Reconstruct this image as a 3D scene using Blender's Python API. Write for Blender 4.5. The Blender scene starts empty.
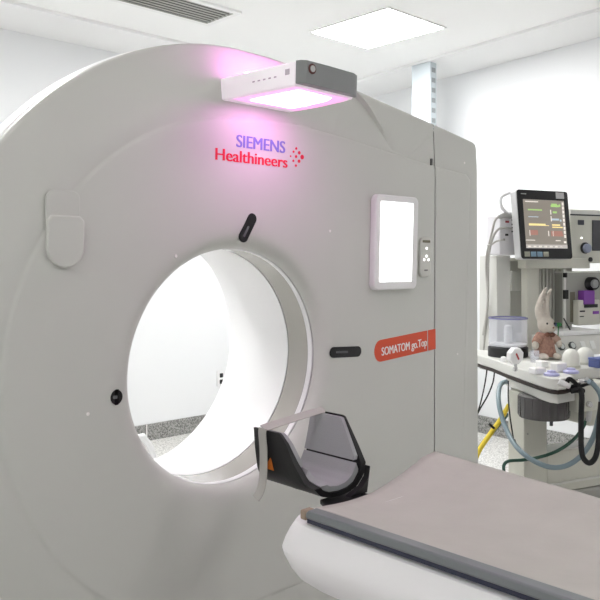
import bpy, bmesh, math, random
from mathutils import Vector, Matrix, Euler
random.seed(7)
C = bpy.context.scene.collection
SC = bpy.context.scene
sin, cos, pi, rad = math.sin, math.cos, math.pi, math.radians

# ------------------------------------------------------------------ camera model
F, CY, TH, TILT = 766.98, 262.02, 0.75975, 0.0298
CAM = Vector((-1.4222, -1.7561, 1.3109))
ISO = Vector((0, 0, 1.0))

def ray(px, py):
    a, b = (px-300)/F, -(py-CY)/F
    return Vector((sin(TH)+a*cos(TH), cos(TH)-a*sin(TH), b))
def at(px, py, axis, val):
    r = ray(px, py); return CAM + r*((val-CAM[axis])/r[axis])
def dep(px, py, s):
    return CAM + ray(px, py)*s

# ------------------------------------------------------------------ materials
MATS = {}
def mat(name, col, rough=.5, metal=0., emis=None, es=0., alpha=1., trans=0., bump=0., bscale=60., var=0., vscale=8., ior=1.45, coat=0.):
    if name in MATS: return MATS[name]
    m = bpy.data.materials.new(name); m.use_nodes = True
    nt = m.node_tree; b = nt.nodes['Principled BSDF']
    b.inputs['Base Color'].default_value = (*col, 1)
    b.inputs['Roughness'].default_value = rough
    b.inputs['Metallic'].default_value = metal
    b.inputs['Alpha'].default_value = alpha
    b.inputs['Transmission Weight'].default_value = trans
    b.inputs['IOR'].default_value = ior
    b.inputs['Coat Weight'].default_value = coat
    if emis:
        b.inputs['Emission Color'].default_value = (*emis, 1)
        b.inputs['Emission Strength'].default_value = es
    if bump or var:
        tc = nt.nodes.new('ShaderNodeTexCoord')
        nz = nt.nodes.new('ShaderNodeTexNoise'); nz.inputs['Detail'].default_value = 4
        nt.links.new(tc.outputs['Object'], nz.inputs['Vector'])
        if bump:
            nz.inputs['Scale'].default_value = bscale
            bp = nt.nodes.new('ShaderNodeBump'); bp.inputs['Strength'].default_value = bump; bp.inputs['Distance'].default_value = .01
            nt.links.new(nz.outputs['Fac'], bp.inputs['Height']); nt.links.new(bp.outputs['Normal'], b.inputs['Normal'])
        if var:
            n2 = nt.nodes.new('ShaderNodeTexNoise'); n2.inputs['Scale'].default_value = vscale; n2.inputs['Detail'].default_value = 5
            nt.links.new(tc.outputs['Object'], n2.inputs['Vector'])
            rp = nt.nodes.new('ShaderNodeValToRGB')
            rp.color_ramp.elements[0].position = .3; rp.color_ramp.elements[1].position = .7
            rp.color_ramp.elements[0].color = (*[max(0, c*(1-var)) for c in col], 1)
            rp.color_ramp.elements[1].color = (*[min(1, c*(1+var)) for c in col], 1)
            nt.links.new(n2.outputs['Fac'], rp.inputs['Fac']); nt.links.new(rp.outputs['Color'], b.inputs['Base Color'])
    MATS[name] = m
    return m

def granite(name, c0, c1, c2, scale):
    m = bpy.data.materials.new(name); m.use_nodes = True
    nt = m.node_tree; b = nt.nodes['Principled BSDF']; b.inputs['Roughness'].default_value = .3
    tc = nt.nodes.new('ShaderNodeTexCoord')
    v = nt.nodes.new('ShaderNodeTexVoronoi'); v.inputs['Scale'].default_value = scale
    nt.links.new(tc.outputs['Object'], v.inputs['Vector'])
    rp = nt.nodes.new('ShaderNodeValToRGB'); rp.color_ramp.interpolation = 'CONSTANT'
    e = rp.color_ramp.elements; e[0].color = (*c0, 1); e[0].position = 0; e[1].color = (*c1, 1); e[1].position = .35
    x = e.new(.75); x.color = (*c2, 1)
    sp = nt.nodes.new('ShaderNodeSeparateColor')
    nt.links.new(v.outputs['Color'], sp.inputs['Color']); nt.links.new(sp.outputs['Red'], rp.inputs['Fac'])
    nt.links.new(rp.outputs['Color'], b.inputs['Base Color'])
    return m

WALL = mat('wall_paint', (.78, .79, .80), .45, bump=.02, bscale=40)
CEIL = mat('ceiling_paint', (.94, .94, .93), .7, bump=.02, bscale=50)
CEILB = mat('ceiling_border_paint', (.87, .87, .865), .7)
FLOOR = granite('terrazzo_floor', (.60, .59, .56), (.78, .77, .74), (.40, .39, .37), 130)
BASEB = granite('granite_skirting', (.23, .23, .22), (.36, .355, .34), (.12, .12, .115), 150)
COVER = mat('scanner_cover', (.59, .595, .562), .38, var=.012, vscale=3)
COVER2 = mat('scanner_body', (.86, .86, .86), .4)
TUNNEL = mat('bore_liner', (.93, .93, .93), .4)
BAND = mat('scan_window', (.43, .42, .38), .12, coat=.3)
DARKGAP = mat('dark_gasket', (.10, .10, .10), .7)
BLKGLOSS = mat('black_gloss', (.012, .012, .013), .12)
BLK = mat('black_plastic', (.012, .012, .013), .5)
RUBBER = mat('black_rubber', (.008, .008, .008), .7)
WHITE = mat('white_plastic', (.80, .80, .80), .35)
WHITE2 = mat('table_white', (.89, .88, .89), .32)
GREYP = mat('grey_plastic', (.26, .27, .27), .42)
LGREY = mat('light_grey_plastic', (.55, .55, .55), .4)
BEIGE = mat('machine_beige', (.54, .535, .47), .42)
BEIGEL = mat('machine_light', (.60, .60, .565), .42)
BEIGED = mat('machine_grey', (.33, .33, .30), .5)
RIBBED = mat('ribbed_grey', (.50, .50, .46), .5)
ORANGE = mat('badge_orange', (.68, .085, .035), .4)
PRINTW = mat('white_print', (.86, .84, .82), .5)
RED = mat('logo_red', (.75, .012, .05), .45)
BLUEV = mat('logo_blue', (.19, .20, .56), .45)
PAPER = mat('table_paper', (.50, .48, .447), .8, bump=.7, bscale=11, var=.035, vscale=9)
NAVY = mat('navy_gap', (.025, .028, .055), .4)
ALU = mat('rail_grey', (.20, .215, .225), .35, metal=.3)
TAN = mat('tan_end_cap', (.33, .25, .19), .6)
FOAM = mat('grey_foam', (.34, .345, .355), .75, bump=.12, bscale=260)
CARBON = mat('carbon_black', (.009, .009, .010), .42)
STRAPM = mat('clear_strap', (.55, .53, .50), .35, alpha=.72)
ORG2 = mat('warning_orange', (.58, .15, .015), .5)
METAL = mat('galvanised', (.52, .57, .60), .45)
STEEL = mat('steel', (.55, .55, .55), .25, metal=.9)
DGREY = mat('screen_dark', (.05, .05, .055), .25)
VENTD = mat('vent_dark', (.07, .07, .066), .8)
VENTS = mat('vent_slat', (.42, .42, .39), .5)
VENTF = mat('vent_frame', (.88, .88, .87), .5)
CLEAR = mat('clear_jar_plastic', (.74, .76, .84), .08, alpha=.20)
CLEARRIM = mat('jar_rim', (.22, .22, .42), .25, alpha=.8)
SMOKED = mat('smoked_plastic', (.10, .095, .095), .2, alpha=.88)
LILAC = mat('lilac_plastic', (.42, .42, .66), .3)
PURPLE = mat('vaporiser_purple', (.20, .05, .33), .4)
KNOBBLUE = mat('knob_blue_grey', (.27, .30, .40), .35)
HOSEB = mat('blue_grey_hose', (.21, .28, .31), .35, alpha=.9)
HOSEG = mat('green_hose', (.02, .075, .05), .4)
HOSEY = mat('yellow_hose', (.78, .60, .05), .45)
CABLEG = mat('grey_cable', (.42, .41, .38), .5)
FURW = mat('bunny_fur', (.54, .49, .43), .95, bump=.5, bscale=220, var=.06, vscale=60)
FURP = mat('bunny_dress', (.33, .19, .145), .95, bump=.5, bscale=160, var=.28, vscale=70)
FURK = mat('bunny_sleeve', (.45, .30, .24), .95, bump=.5, bscale=200)
BROWN = mat('bunny_brown', (.17, .075, .05), .9)
GREEN = mat('green_felt', (.02, .16, .04), .8)
BLUEBOX = mat('blue_box', (.09, .12, .30), .5)
CREAMD = mat('dome_cream', (.68, .68, .63), .4)
BROWNTRIM = mat('brown_trim', (.022, .013, .010), .55)
LIGHT = mat('panel_light', (.9, .9, .9), .5, emis=(1, 1, 1), es=41.0)
FILL_FRONT = mat('fill_panel_front', (.9, .9, .9), .5, emis=(1, .985, .96), es=11.5)
FILL_REAR = mat('fill_panel_rear', (.9, .9, .9), .5, emis=(1, 1, 1), es=26.0)
FILL_LEFT = mat('fill_panel_left', (.9, .9, .9), .5, emis=(1, .985, .96), es=10.0)
SCREENW = mat('lit_white_screen', (.9, .9, .9), .3, emis=(1, 1, 1), es=2.2)
PINKL = mat('mood_light', (.9, .8, .9), .5, emis=(1, .38, .90), es=8.5)
PINKS = mat('mood_strip', (.9, .6, .9), .5, emis=(1, .25, .88), es=42.0)
LEDW = mat('led_white', (.9, .9, .9), .4, emis=(1, 1, 1), es=1.2)
def em(name, c, s): return mat(name, (.05, .05, .05), .3, emis=c, es=s)
MONBG = em('monitor_screen', (.20, .175, .145), 1.0)
MG, MY, MW, MR, MBL = em('trace_green', (.33, .55, .16), 1), em('trace_yellow', (.85, .68, .28), 1), em('trace_white', (.75, .70, .64), 1), em('trace_red', (.33, .15, .115), 1), em('trace_blue', (.40, .48, .55), 1)
MGREY = em('screen_bar', (.42, .39, .36), 1)

# ------------------------------------------------------------------ mesh builder
class MB:
    def __init__(s): s.v = []; s.f = []; s.m = []; s.mi = 0
    def add(s, vs, fs, M=None):
        k = len(s.v)
        s.v += [(M @ Vector(p)) if M else Vector(p) for p in vs]
        for f in fs: s.f.append([i+k for i in f]); s.m.append(s.mi)
        return s
    def box(s, x0, x1, y0, y1, z0, z1, M=None):
        vs = [(x, y, z) for x in (x0, x1) for y in (y0, y1) for z in (z0, z1)]
        return s.add(vs, [(0,1,3,2), (4,6,7,5), (0,4,5,1), (2,3,7,6), (0,2,6,4), (1,5,7,3)], M)
    def prism(s, poly, a0, a1, axis='z', M=None):
        n = len(poly)
        def mk(p, a):
            if axis == 'z': return (p[0], p[1], a)
            if axis == 'y': return (p[0], a, p[1])
            return (a, p[0], p[1])
        vs = [mk(p, a0) for p in poly]+[mk(p, a1) for p in poly]
        fs = [list(range(n))[::-1], list(range(n, 2*n))]+[(i, (i+1) % n, n+(i+1) % n, n+i) for i in range(n)]
        return s.add(vs, fs, M)
    def lathe(s, prof, n=32, M=None, cap=True):
        vs = []; fs = []
        for r, z in prof:
            vs += [(r*cos(2*pi*i/n), r*sin(2*pi*i/n), z) for i in range(n)]
        for k in range(len(prof)-1):
            for i in range(n):
                j = (i+1) % n; fs.append((k*n+i, k*n+j, (k+1)*n+j, (k+1)*n+i))
        if cap:
            fs.append(list(range(n))[::-1]); fs.append([(len(prof)-1)*n+i for i in range(n)])
        return s.add(vs, fs, M)
    def tube(s, pts, r, n=8, sub=6, rr=None):
        P = smooth(pts, sub); N = len(P); vs = []; fs = []
        up = Vector((.13, .27, .95))
        for i, p in enumerate(P):
            t = (P[min(i+1, N-1)]-P[max(i-1, 0)]).normalized()
            a = up.cross(t)
            if a.length < .05: a = Vector((1, .1, 0)).cross(t)
            a.normalize(); b = t.cross(a); up = b.copy()
            q = r if rr is None else r+(rr-r)*i/(N-1)
            vs += [p+(a*cos(2*pi*k/n)+b*sin(2*pi*k/n))*q for k in range(n)]
        for i in range(N-1):
            for k in range(n):
                j = (k+1) % n; fs.append((i*n+k, i*n+j, (i+1)*n+j, (i+1)*n+k))
        fs.append(list(range(n))[::-1]); fs.append([(N-1)*n+k for k in range(n)])
        return s.add(vs, fs)
    def ball(s, c, r, n=16, M=None):
        r = r if hasattr(r, '__len__') else (r, r, r)
        vs = []; fs = []; m = n//2
        for i in range(m+1):
            for j in range(n):
                a, b = pi*i/m, 2*pi*j/n
                vs.append((c[0]+r[0]*sin(a)*cos(b), c[1]+r[1]*sin(a)*sin(b), c[2]+r[2]*cos(a)))
        for i in range(m):
            for j in range(n):
                k = (j+1) % n; fs.append((i*n+j, (i+1)*n+j, (i+1)*n+k, i*n+k))
        return s.add(vs, fs, M)
    def build(s, name, mats, parent=None, bevel=0., seg=2, ang=35, weld=True, smoothit=True):
        mats = mats if isinstance(mats, (list, tuple)) else [mats]
        me = bpy.data.meshes.new(name); me.from_pydata([tuple(p) for p in s.v], [], s.f)
        for m in mats: me.materials.append(m)
        me.polygons.foreach_set('material_index', s.m)
        bm = bmesh.new(); bm.from_mesh(me)
        if weld: bmesh.ops.remove_doubles(bm, verts=bm.verts, dist=1e-6)
        bmesh.ops.dissolve_degenerate(bm, edges=bm.edges, dist=1e-7)
        bmesh.ops.recalc_face_normals(bm, faces=bm.faces)
        bm.to_mesh(me); bm.free()
        if smoothit:
            me.shade_smooth(); me.set_sharp_from_angle(angle=rad(ang))
        o = bpy.data.objects.new(name, me); C.objects.link(o)
        if parent: o.parent = parent
        if bevel:
            b = o.modifiers.new('bevel', 'BEVEL'); b.width = bevel; b.segments = seg; b.limit_method = 'ANGLE'; b.angle_limit = rad(40); b.harden_normals = False
        return o
def smooth(pts, sub):
    P = [Vector(p) for p in pts]
    if len(P) < 3: return P
    out = []
    for i in range(len(P)-1):
        p0, p1, p2, p3 = P[max(i-1, 0)], P[i], P[i+1], P[min(i+2, len(P)-1)]
        for k in range(sub):
            t = k/sub
            out.append(.5*((2*p1)+(p2-p0)*t+(2*p0-5*p1+4*p2-p3)*t*t+(3*p1-p0-3*p2+p3)*t**3))
    return out+[P[-1]]
def rrect(x0, x1, z0, z1, r, n=6):
    out = []
    for cx, cz, a in ((x1-r, z0+r, -90), (x1-r, z1-r, 0), (x0+r, z1-r, 90), (x0+r, z0+r, 180)):
        for k in range(n+1):
            t = rad(a+90*k/n); out.append((cx+r*cos(t), cz+r*sin(t)))
    return out
def rot2(poly, c, a):
    return [(c[0]+(x-c[0])*cos(a)-(y-c[1])*sin(a), c[1]+(x-c[0])*sin(a)+(y-c[1])*cos(a)) for x, y in poly]
def empty(name, loc=(0, 0, 0), rot=(0, 0, 0)):
    o = bpy.data.objects.new(name, None); C.objects.link(o); o.location = loc; o.rotation_euler = rot; o.empty_display_size = .1
    return o
def tag(o, label, cat, group=None, kind=None):
    o['label'] = label
    o['category'] = cat
    if group: o['group'] = group
    if kind: o['kind'] = kind
    return o
def struct(o, label=None, cat=None):
    o['kind'] = 'structure'
    if label: o['label'] = label; o['category'] = cat
    return o
def text(name, body, m, parent, x0, x1, z0, z1, y, extrude=.0006, off=0., rot=0., bold=0.):
    cu = bpy.data.curves.new(name, 'FONT'); cu.body = body; cu.size = 1; cu.extrude = 0; cu.offset = off
    t = bpy.data.objects.new('t', cu); C.objects.link(t)
    bpy.context.view_layer.update()
    me = bpy.data.meshes.new_from_object(t.evaluated_get(bpy.context.evaluated_depsgraph_get()))
    bpy.data.objects.remove(t)
    xs = [v.co.x for v in me.vertices]
    mx, Mx = min(xs), max(xs)
    capH = .72                           # capital height of the built-in face, per unit size
    M = []
    xc, zc = (x0+x1)/2, (z0+z1)/2
    for v in me.vertices:
        X = x0+(v.co.x-mx)/(Mx-mx)*(x1-x0); Z = z0+v.co.y/capH*(z1-z0)
        X, Z = rot2([(X, Z)], (xc, zc), rot)[0]
        v.co = (X, y, Z)
    if bold:                             # heavier strokes: the same letters laid side by side
        bm = bmesh.new(); bm.from_mesh(me); g0 = bm.verts[:]+bm.edges[:]+bm.faces[:]
        for q in (-1, 1):
            d = bmesh.ops.duplicate(bm, geom=g0)['geom']
            for e in d:
                if isinstance(e, bmesh.types.BMVert): e.co.x += q*bold; e.co.y -= .00005*(q+2)
        bm.to_mesh(me); bm.free()
    me.name = name; me.materials.clear(); me.materials.append(m)
    o = bpy.data.objects.new(name, me); C.objects.link(o); o.parent = parent
    sl = o.modifiers.new('thickness', 'SOLIDIFY'); sl.thickness = extrude; sl.offset = 0
    return o

# ------------------------------------------------------------------ ROOM
YB, ZC, ZB = 3.10, 2.82, 2.80
XL, YF = -2.75, -3.6
def xr(y): return 3.585+.13*(y-1.0)
struct(MB().box(XL-.2, 5.0, YF-.2, YB+.2, -.12, 0).build('floor', FLOOR, smoothit=False), 'speckled grey terrazzo floor of the scanner room', 'floor')
struct(MB().box(XL-.2, 5.0, YF-.2, YB+.2, ZC, ZC+.1).build('ceiling', CEIL, smoothit=False), 'white plaster ceiling', 'ceiling')
struct(MB().box(XL-.1, 4.4, YB, YB+.12, 0, ZC).build('wall_back', WALL, smoothit=False), 'white wall behind the scanner', 'wall')
struct(MB().box(XL-.12, XL, YF, YB, 0, ZC).build('wall_left', WALL, smoothit=False), 'white wall on the left', 'wall')
struct(MB().box(XL-.1, 4.4, YF-.12, YF, 0, ZC).build('wall_front', WALL, smoothit=False), 'white wall facing the scanner', 'wall')
# right wall in two panels that meet at a vertical seam (pixel column 545)
ys = 1.0
def wallseg(y0, y1, off): 
    return [(xr(y0)-off, y0), (xr(y1)-off, y1), (xr(y1)+.12, y1), (xr(y0)+.12, y0)]
struct(MB().prism(wallseg(ys, YB+.02, 0), 0, ZC).prism(wallseg(YF-.02, ys, .012), 0, ZC).build('wall_right', WALL, smoothit=False), 'white panelled wall on the right', 'wall')
# lowered plaster border of the ceiling
b = .50
struct(MB().prism([(XL, YB), (xr(YB), YB), (xr(YB-b)-b, YB-b), (XL, YB-b)], ZB, ZC).prism([(xr(YF)-b, YF), (xr(YF), YF), (xr(YB), YB), (xr(YB-b)-b, YB-b)], ZB, ZC).build('trim_1', CEILB, smoothit=False), 'lowered plaster border of the ceiling', 'trim')
# skirtings
struct(MB().box(XL, xr(YB), YB-.015, YB, 0, .12).build('baseboard_back', BASEB, smoothit=False), 'dark granite skirting under the back wall', 'baseboard')
struct(MB().prism([(xr(YF)-.03, YF), (xr(YB)-.017, YB-.016), (xr(YB), YB-.016), (xr(YF), YF)], 0, .13).build('baseboard_right', BASEB, smoothit=False), 'dark granite skirting under the right wall', 'baseboard')
mj = MB()
for xj in (.3, .95, 1.63, 2.2, 2.8): mj.box(xj-.004, xj+.004, YB-.0165, YB-.014, 0, .12)
struct(mj.build('trim_2', PRINTW, smoothit=False), 'white grout joints of the granite skirting', 'trim')

# ceiling light panels: the visible one, then unseen ones added as fill
def ceiling_light(x0, x1, y0, y1, label, m, group=None):
    r = empty('ceiling_light', ((x0+x1)/2, (y0+y1)/2, ZC)); hx, hy = (x1-x0)/2, (y1-y0)/2
    f = MB()
    for s in (-1, 1):
        f.box(s*hx-.006, s*hx+.006, -hy-.006, hy+.006, -.009, -.0005); f.box(-hx+.006, hx-.006, s*hy-.006, s*hy+.006, -.009, -.0005)
    f.build('frame', VENTF, r)
    MB().box(-hx+.013, hx-.013, -hy+.013, hy-.013, -.008, -.0005).build('diffuser', m, r)
    return tag(r, label, 'ceiling light', group)
ceiling_light(2.079, 2.646, 1.171, 1.833, 'square glowing ceiling light panel above and behind the scanner', LIGHT)
ceiling_light(-.80, -.15, 1.30, 1.95, 'added square ceiling light panel, unseen over the rear side of the scanner', FILL_REAR)  # hidden panel added to light the bore and back wall
ceiling_light(.7, 1.35, -2.6, -1.95, 'unseen square ceiling light panel added to brighten the scanner front', FILL_FRONT)  # weak panel added out of view to light the front cover
ceiling_light(-2.35, -1.70, -1.05, -.40, 'added square fill light panel on the unseen ceiling near the left wall', FILL_LEFT)  # fill panel added out of view to brighten the table's left side

# air vent
vx0, vx1, vy0, vy1 = .317, 1.506, 1.833, 2.173
r = empty('ceiling_vent', ((vx0+vx1)/2, (vy0+vy1)/2, ZC)); hx, hy = (vx1-vx0)/2, (vy1-vy0)/2
MB().box(-hx+.03, hx-.03, -hy+.03, hy-.03, -.004, -.0005).build('backing', VENTD, r)
f = MB()
for s in (-1, 1):
    f.box(s*hx-.035*(s > 0), s*hx+.035*(s < 0), -hy, hy, -.014, -.0005); f.box(-hx+.035, hx-.035, s*hy-.035*(s > 0), s*hy+.035*(s < 0), -.014, -.0005)
f.build('frame', VENTF, r)
f = MB()
n = 8
for k in range(n):
    y = -hy+.04+(2*hy-.08)*k/(n-1)
    f.box(-hx+.03, hx-.03, y-.0095, y+.0095, -.0135, -.0115)
f.build('slats', VENTS, r, smoothit=False)
tag(r, 'long rectangular air vent with dark slats in the ceiling', 'air vent')

# slotted channel post near the right wall
w = .088
r = empty('channel_post', (3.233, 1.789, 0))
w2 = .038
MB().box(-w2, w2, -w, w, 0, ZB-.001).build('post_body', METAL, r, .004)
SLOTG = mat('slot_grey', (.28, .30, .31), .6)
for k in range(24):
    z = ZB-.06-k*.075
    MB().box(-.022, .022, -w-.002, -w+.004, z-.017, z+.017).build('slot', SLOTG, r, smoothit=False)
tag(r, 'pale metal slotted channel post rising to the ceiling behind the scanner', 'post')

# wall socket seen through the bore
p = at(220.5, 378, 1, YB)
r = empty('wall_socket', (p.x, YB, p.z))
MB().prism(rrect(-.04, .04, -.062, .062, .006), -.011, -.0005, 'y').build('cover_plate', WHITE, r, .002)
for z in (-.028, .022):
    MB().prism(rrect(-.016, .016, z-.017, z+.017, .006), -.0125, -.0105, 'y').build('socket', BLK, r)
tag(r, 'white double wall socket with black sockets on the back wall', 'wall socket')

# ------------------------------------------------------------------ CT SCANNER
G = empty('ct_scanner', ISO-Vector((0, -sin(TILT), cos(TILT))), (TILT, 0, 0))
tag(G, 'large white CT scanner gantry with round bore and pink mood light', 'CT scanner')
H = 1.0                                   # bore axis height in gantry frame
TOP = [(0, .938), (.12, .935), (.25, .925), (.36, .911), (.464, .894), (.629, .870), (.925, .829), (1.188, .789), (1.203, .781), (1.209, .765)]
OUT = [(.905*cos(t), (.938 if t < pi else .93)*sin(t)) for t in [pi/2+(pi)*k/64 for k in range(1, 65)]]
OUT = [(1.30, -.95)]+TOP[::-1]+OUT+[(0, -.95)]
OUT = [p for p in OUT if not (abs(p[0]) < 1e-3 and p[1] < -.9 and p[1] > -.94)]
def ray_out(t, poly=OUT):
    d = (cos(t), sin(t)); best = 0
    for i in range(len(poly)):
        (x1, y1), (x2, y2) = poly[i], poly[(i+1) % len(poly)]
        ex, ey = x2-x1, y2-y1; den = d[0]*ey-d[1]*ex
        if abs(den) < 1e-12: continue
        s = (x1*ey-y1*ex)/den; u = (x1*d[1]-y1*d[0])/den
        if s > 0 and -1e-9 <= u <= 1+1e-9: best = max(best, s)
    return best
CRP = [(1.16, .654), (.919, .671), (.684, .694), (.431, .722), (.225, .738), (.08, .735), (0, .728)]
CRP = CRP+[(-.003+.704*cos(t), .012+.704*sin(t)+.012*sin(t)) for t in [pi/2+pi*k/60 for k in range(1, 61)]]+[(.08, -.72), (.6, -.72), (1.16, -.72)]
def crease(t):
    a = ray_out(t, CRP); return min(a, ray_out(t)-.02)
angs = sorted(set([2*pi*k/288 for k in range(288)]+[math.atan2(z, x) % (2*pi) for x, z in OUT if z > -.94 or x > .5]))
ARC0, ARC1 = rad(41.5), rad(62.6)
FLARE = [(.3495, .045), (.3515, .038), (.356, .030), (.362, .020), (.370, .012), (.380, .006), (.395, .002), (.42, 0.)]
def column(t):
    R = ray_out(t); Cr = crease(t); col = list(FLARE)
    for k in (.25, .5, .75): col.append((.42+(Cr-.012-.42)*k, 0.))
    col += [(Cr-.012, 0.), (Cr-.004, .0006), (Cr, .0034), (Cr+.005, .0022)]
    L = R-Cr
    sl = .14 if t > ARC1 else (.14 if t > ARC0 else .05)
    side = t < ARC1 or t > rad(300)
    inarc = ARC0 < t < ARC1
    # depth of the receding outer zone
    def bev(rr, s): return .0022+s*(rr-Cr-.005)
    if inarc:
        A = 1.005-.16*max(0, rad(57)-t)**1.0*(1 if t < rad(57) else 0)+0; A = min(max(A, Cr+.012), R-.012)
        yA = bev(A, .14)
        col += [(A-.3*(A-Cr), bev(A-.3*(A-Cr), .14)), (A-.004, yA-.0005), (A, yA+.001), (A+.006, bev(A+.006, .03)), ((A+R)/2, bev((A+R)/2, .03)), (R-.010, bev(R-.010, .03))]
        yE = bev(R-.010, .03)
    else:
        s = .03 if (t < ARC0 or t > rad(290)) else .14
        for k in (.25, .5, .7, .8, .9): col.append((Cr+.005+(R-.010-Cr-.005)*k, bev(Cr+.005+(R-.010-Cr-.005)*k, s)))
        yE = bev(R-.010, s); col.append((R-.010, yE))
    col += [(R-.004, yE+.0015), (R-.001, yE+.005), (R, yE+.012), (R, yE+.024)]
    return col
cols = [column(t) for t in angs]
nr = len(cols[0]); assert all(len(c) == nr for c in cols)
mb = MB(); vs = [(r*cos(t), y, H+r*sin(t)) for t, c in zip(angs, cols) for r, y in c]; fs = []
nA = len(angs)
for i in range(nA):
    j = (i+1) % nA
    for k in range(nr-1): fs.append((i*nr+k, i*nr+k+1, j*nr+k+1, j*nr+k))
mb.add(vs, fs)
SEAM = [(.920, 1.0), (.925, .832), (.940, .45), (.953, 0), (.965, -1.2)]
cov = mb.build('front_cover', COVER, G, ang=50)
# the side cover is a panel of its own, cut off along the seam
def cut(me, co, no, keep_pos):
    bm = bmesh.new(); bm.from_mesh(me)
    bmesh.ops.bisect_plane(bm, geom=bm.verts[:]+bm.edges[:]+bm.faces[:], plane_co=co, plane_no=no, clear_outer=not keep_pos, clear_inner=keep_pos)
    bm.to_mesh(me); bm.free()
no = Vector((.832, 0, .030)).normalized()
me2 = cov.data.copy(); me2.name = 'side_cover'
cut(cov.data, Vector((.950-.0022, 0, H)), no, False)
cut(me2, Vector((.950+.0022, 0, H)), no, True)
sd = bpy.data.objects.new('side_cover', me2); C.objects.link(sd); sd.parent = G
f = MB(); f.add([(.95+.014-.0, .012, H-.94), (.95+.03+.014, .012, H-.94), (.932+.002, .02, H+.815), (.90, .02, H+.82)], [(0,1,2,3)])
f2 = MB(); f2.prism([(.95+.033-.012, H-.93), (.95+.033+.012, H-.93), (.920+.012, H+.815), (.920-.012, H+.815)], .022, .030, 'y').build('seam_gasket', DARKGAP, G)

# rear body shell: a little wider than the front cover (the bright crescent along the left rim)
def shell_ring(t, grow, y, ybase=None):
    R = ray_out(t)
    return ((R+grow)*cos(t), y, H+(R+grow)*sin(t))
mb = MB(); vs = []; fs = []
prof = [(-.012, .052), (-.004, .053), (0, .057), (.002, .07), (.003, .10), (0, .14), (-.02, .24), (-.05, .42), (-.075, .56), (-.10, .60)]
for t in angs:
    k = 1.0 if (t > rad(85) and t < rad(300)) else .35
    vs += [shell_ring(t, g*k if g > 0 else g, y) for g, y in prof]
    vs.append((.47*cos(t), .60, H+.47*sin(t)))
    vs.append((.43*cos(t), .585, H+.43*sin(t)))
np_ = len(prof)+2
for i in range(nA):
    j = (i+1) % nA
    for k in range(np_-1): fs.append((i*np_+k, i*np_+k+1, j*np_+k+1, j*np_+k))
mb.add(vs, fs); mb.build('rear_body', COVER2, G, ang=50)
# base plinth standing on the floor
def inv_tilt(o):  # stands upright although the gantry leans a little
    o.rotation_euler = (-TILT, 0, 0)
o = MB().box(-.55, 1.15, .10, .55, -.028, .075).build('base_plinth', GREYP, G, .01); o.rotation_euler = (-TILT, 0, 0); o.location = (0, 0, .0195)

def ring(name, prof, m, n=160, parent=G):
    f = MB(); vs = []; fs = []
    for i in range(n):
        t = 2*pi*i/n; vs += [(r*cos(t), y, H+r*sin(t)) for r, y in prof]
    k = len(prof)
    for i in range(n):
        j = (i+1) % n
        for q in range(k-1): fs.append((i*k+q, i*k+q+1, j*k+q+1, j*k+q))
    f.add(vs, fs); return f.build(name, m, parent, ang=40)
ring('bore_gasket', [(.3545, .040), (.3545, .30)], DARKGAP)
ring('bore_trim', [(.353, .0490), (.3490, .0495), (.3485, .051), (.3485, .070), (.3495, .072)], WHITE)
ring('scan_window', [(.3500, .0735), (.3500, .1655)], BAND)
ring('bore_liner', [(.353, .170), (.3497, .170), (.3497, .30), (.355, .36), (.367, .42), (.385, .49), (.405, .545), (.424, .580), (.44, .596)], TUNNEL)

# laser windows
def slot(cx, cz, L, W, a, y0, y1, lens=True):
    o = MB().prism(rot2(rrect(cx-L/2, cx+L/2, H+cz-W/2, H+cz+W/2, W*.49, 8), (cx, H+cz), a), y0, y1, 'y').build('laser_window', BLKGLOSS, G, .001)
    MB().prism(rot2(rrect(cx-L*.33, cx+L*.05, H+cz-W*.09, H+cz+W*.12, W*.05, 3), (cx, H+cz), a), y0-.0008, y0+.001, 'y').build('laser_lens', mat('lens_grey', (.12, .125, .13), .2), o)
slot(.457, .010, .152, .036, rad(-3), -.0025, .003)
slot(.022, .412, .095, .034, rad(60), -.002, .003)
slot(-.405, -.037, .034, .040, 0, -.002, .006)
# lettering
text('lettering_blue', 'SIEMENS', BLUEV, G, -.026, .163, H+.645, H+.682, -.0007, bold=.0013)
text('lettering_red', 'Healthineers', RED, G, -.101, .174, H+.601, H+.636, -.0007, bold=.0013)
f = MB()
for k, (dx, dz, s) in enumerate([(.188, .638, .003), (.200, .653, .0038), (.200, .625, .0038), (.211, .664, .0042), (.211, .639, .0048), (.211, .611, .0042), (.224, .652, .0056), (.224, .626, .0056), (.237, .640, .0075)]):
    f.lathe([(s, 0), (s, .0009)], 12, Matrix.Translation((dx, 0, H+dz)) @ Matrix.Rotation(pi/2, 4, 'X'))
f.build('logo_dots', RED, G)
# orange badge
a = rad(3.6); c = (.78, H+.010)
def badge(x0, x1, roundl):
    z0, z1 = H-.030, H+.047
    p = rrect(x0, x1, z0, z1, .002, 2)
    if roundl:
        p = [(x1, z0), (x1, z1)]+[(x0+.034+.034*cos(t), (z0+z1)/2+(z1-z0)/2*sin(t)) for t in [pi/2+pi*k/14 for k in range(15)]]
    return rot2(p, c, a)
MB().prism(badge(.602, .902, True), -.0012, .0006, 'y').build('badge', ORANGE, G)
MB().prism(badge(.908, .954, False), -.0012, .0006, 'y').build('badge', ORANGE, G)
text('badge_lettering', 'SOMATOM go.Top', PRINTW, G, .640, .898, H-.010, H+.020, -.0018, bold=.0008, rot=a)
# display panel
D = MB().prism(rrect(.566, .800, H+.214, H+.545, .022), -.026, .002, 'y').build('display_frame', WHITE, G, .006, 3)
MB().prism(rrect(.590, .766, H+.243, H+.521, .003, 2), -.0275, -.024, 'y').build('display_screen', SCREENW, D)
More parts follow.
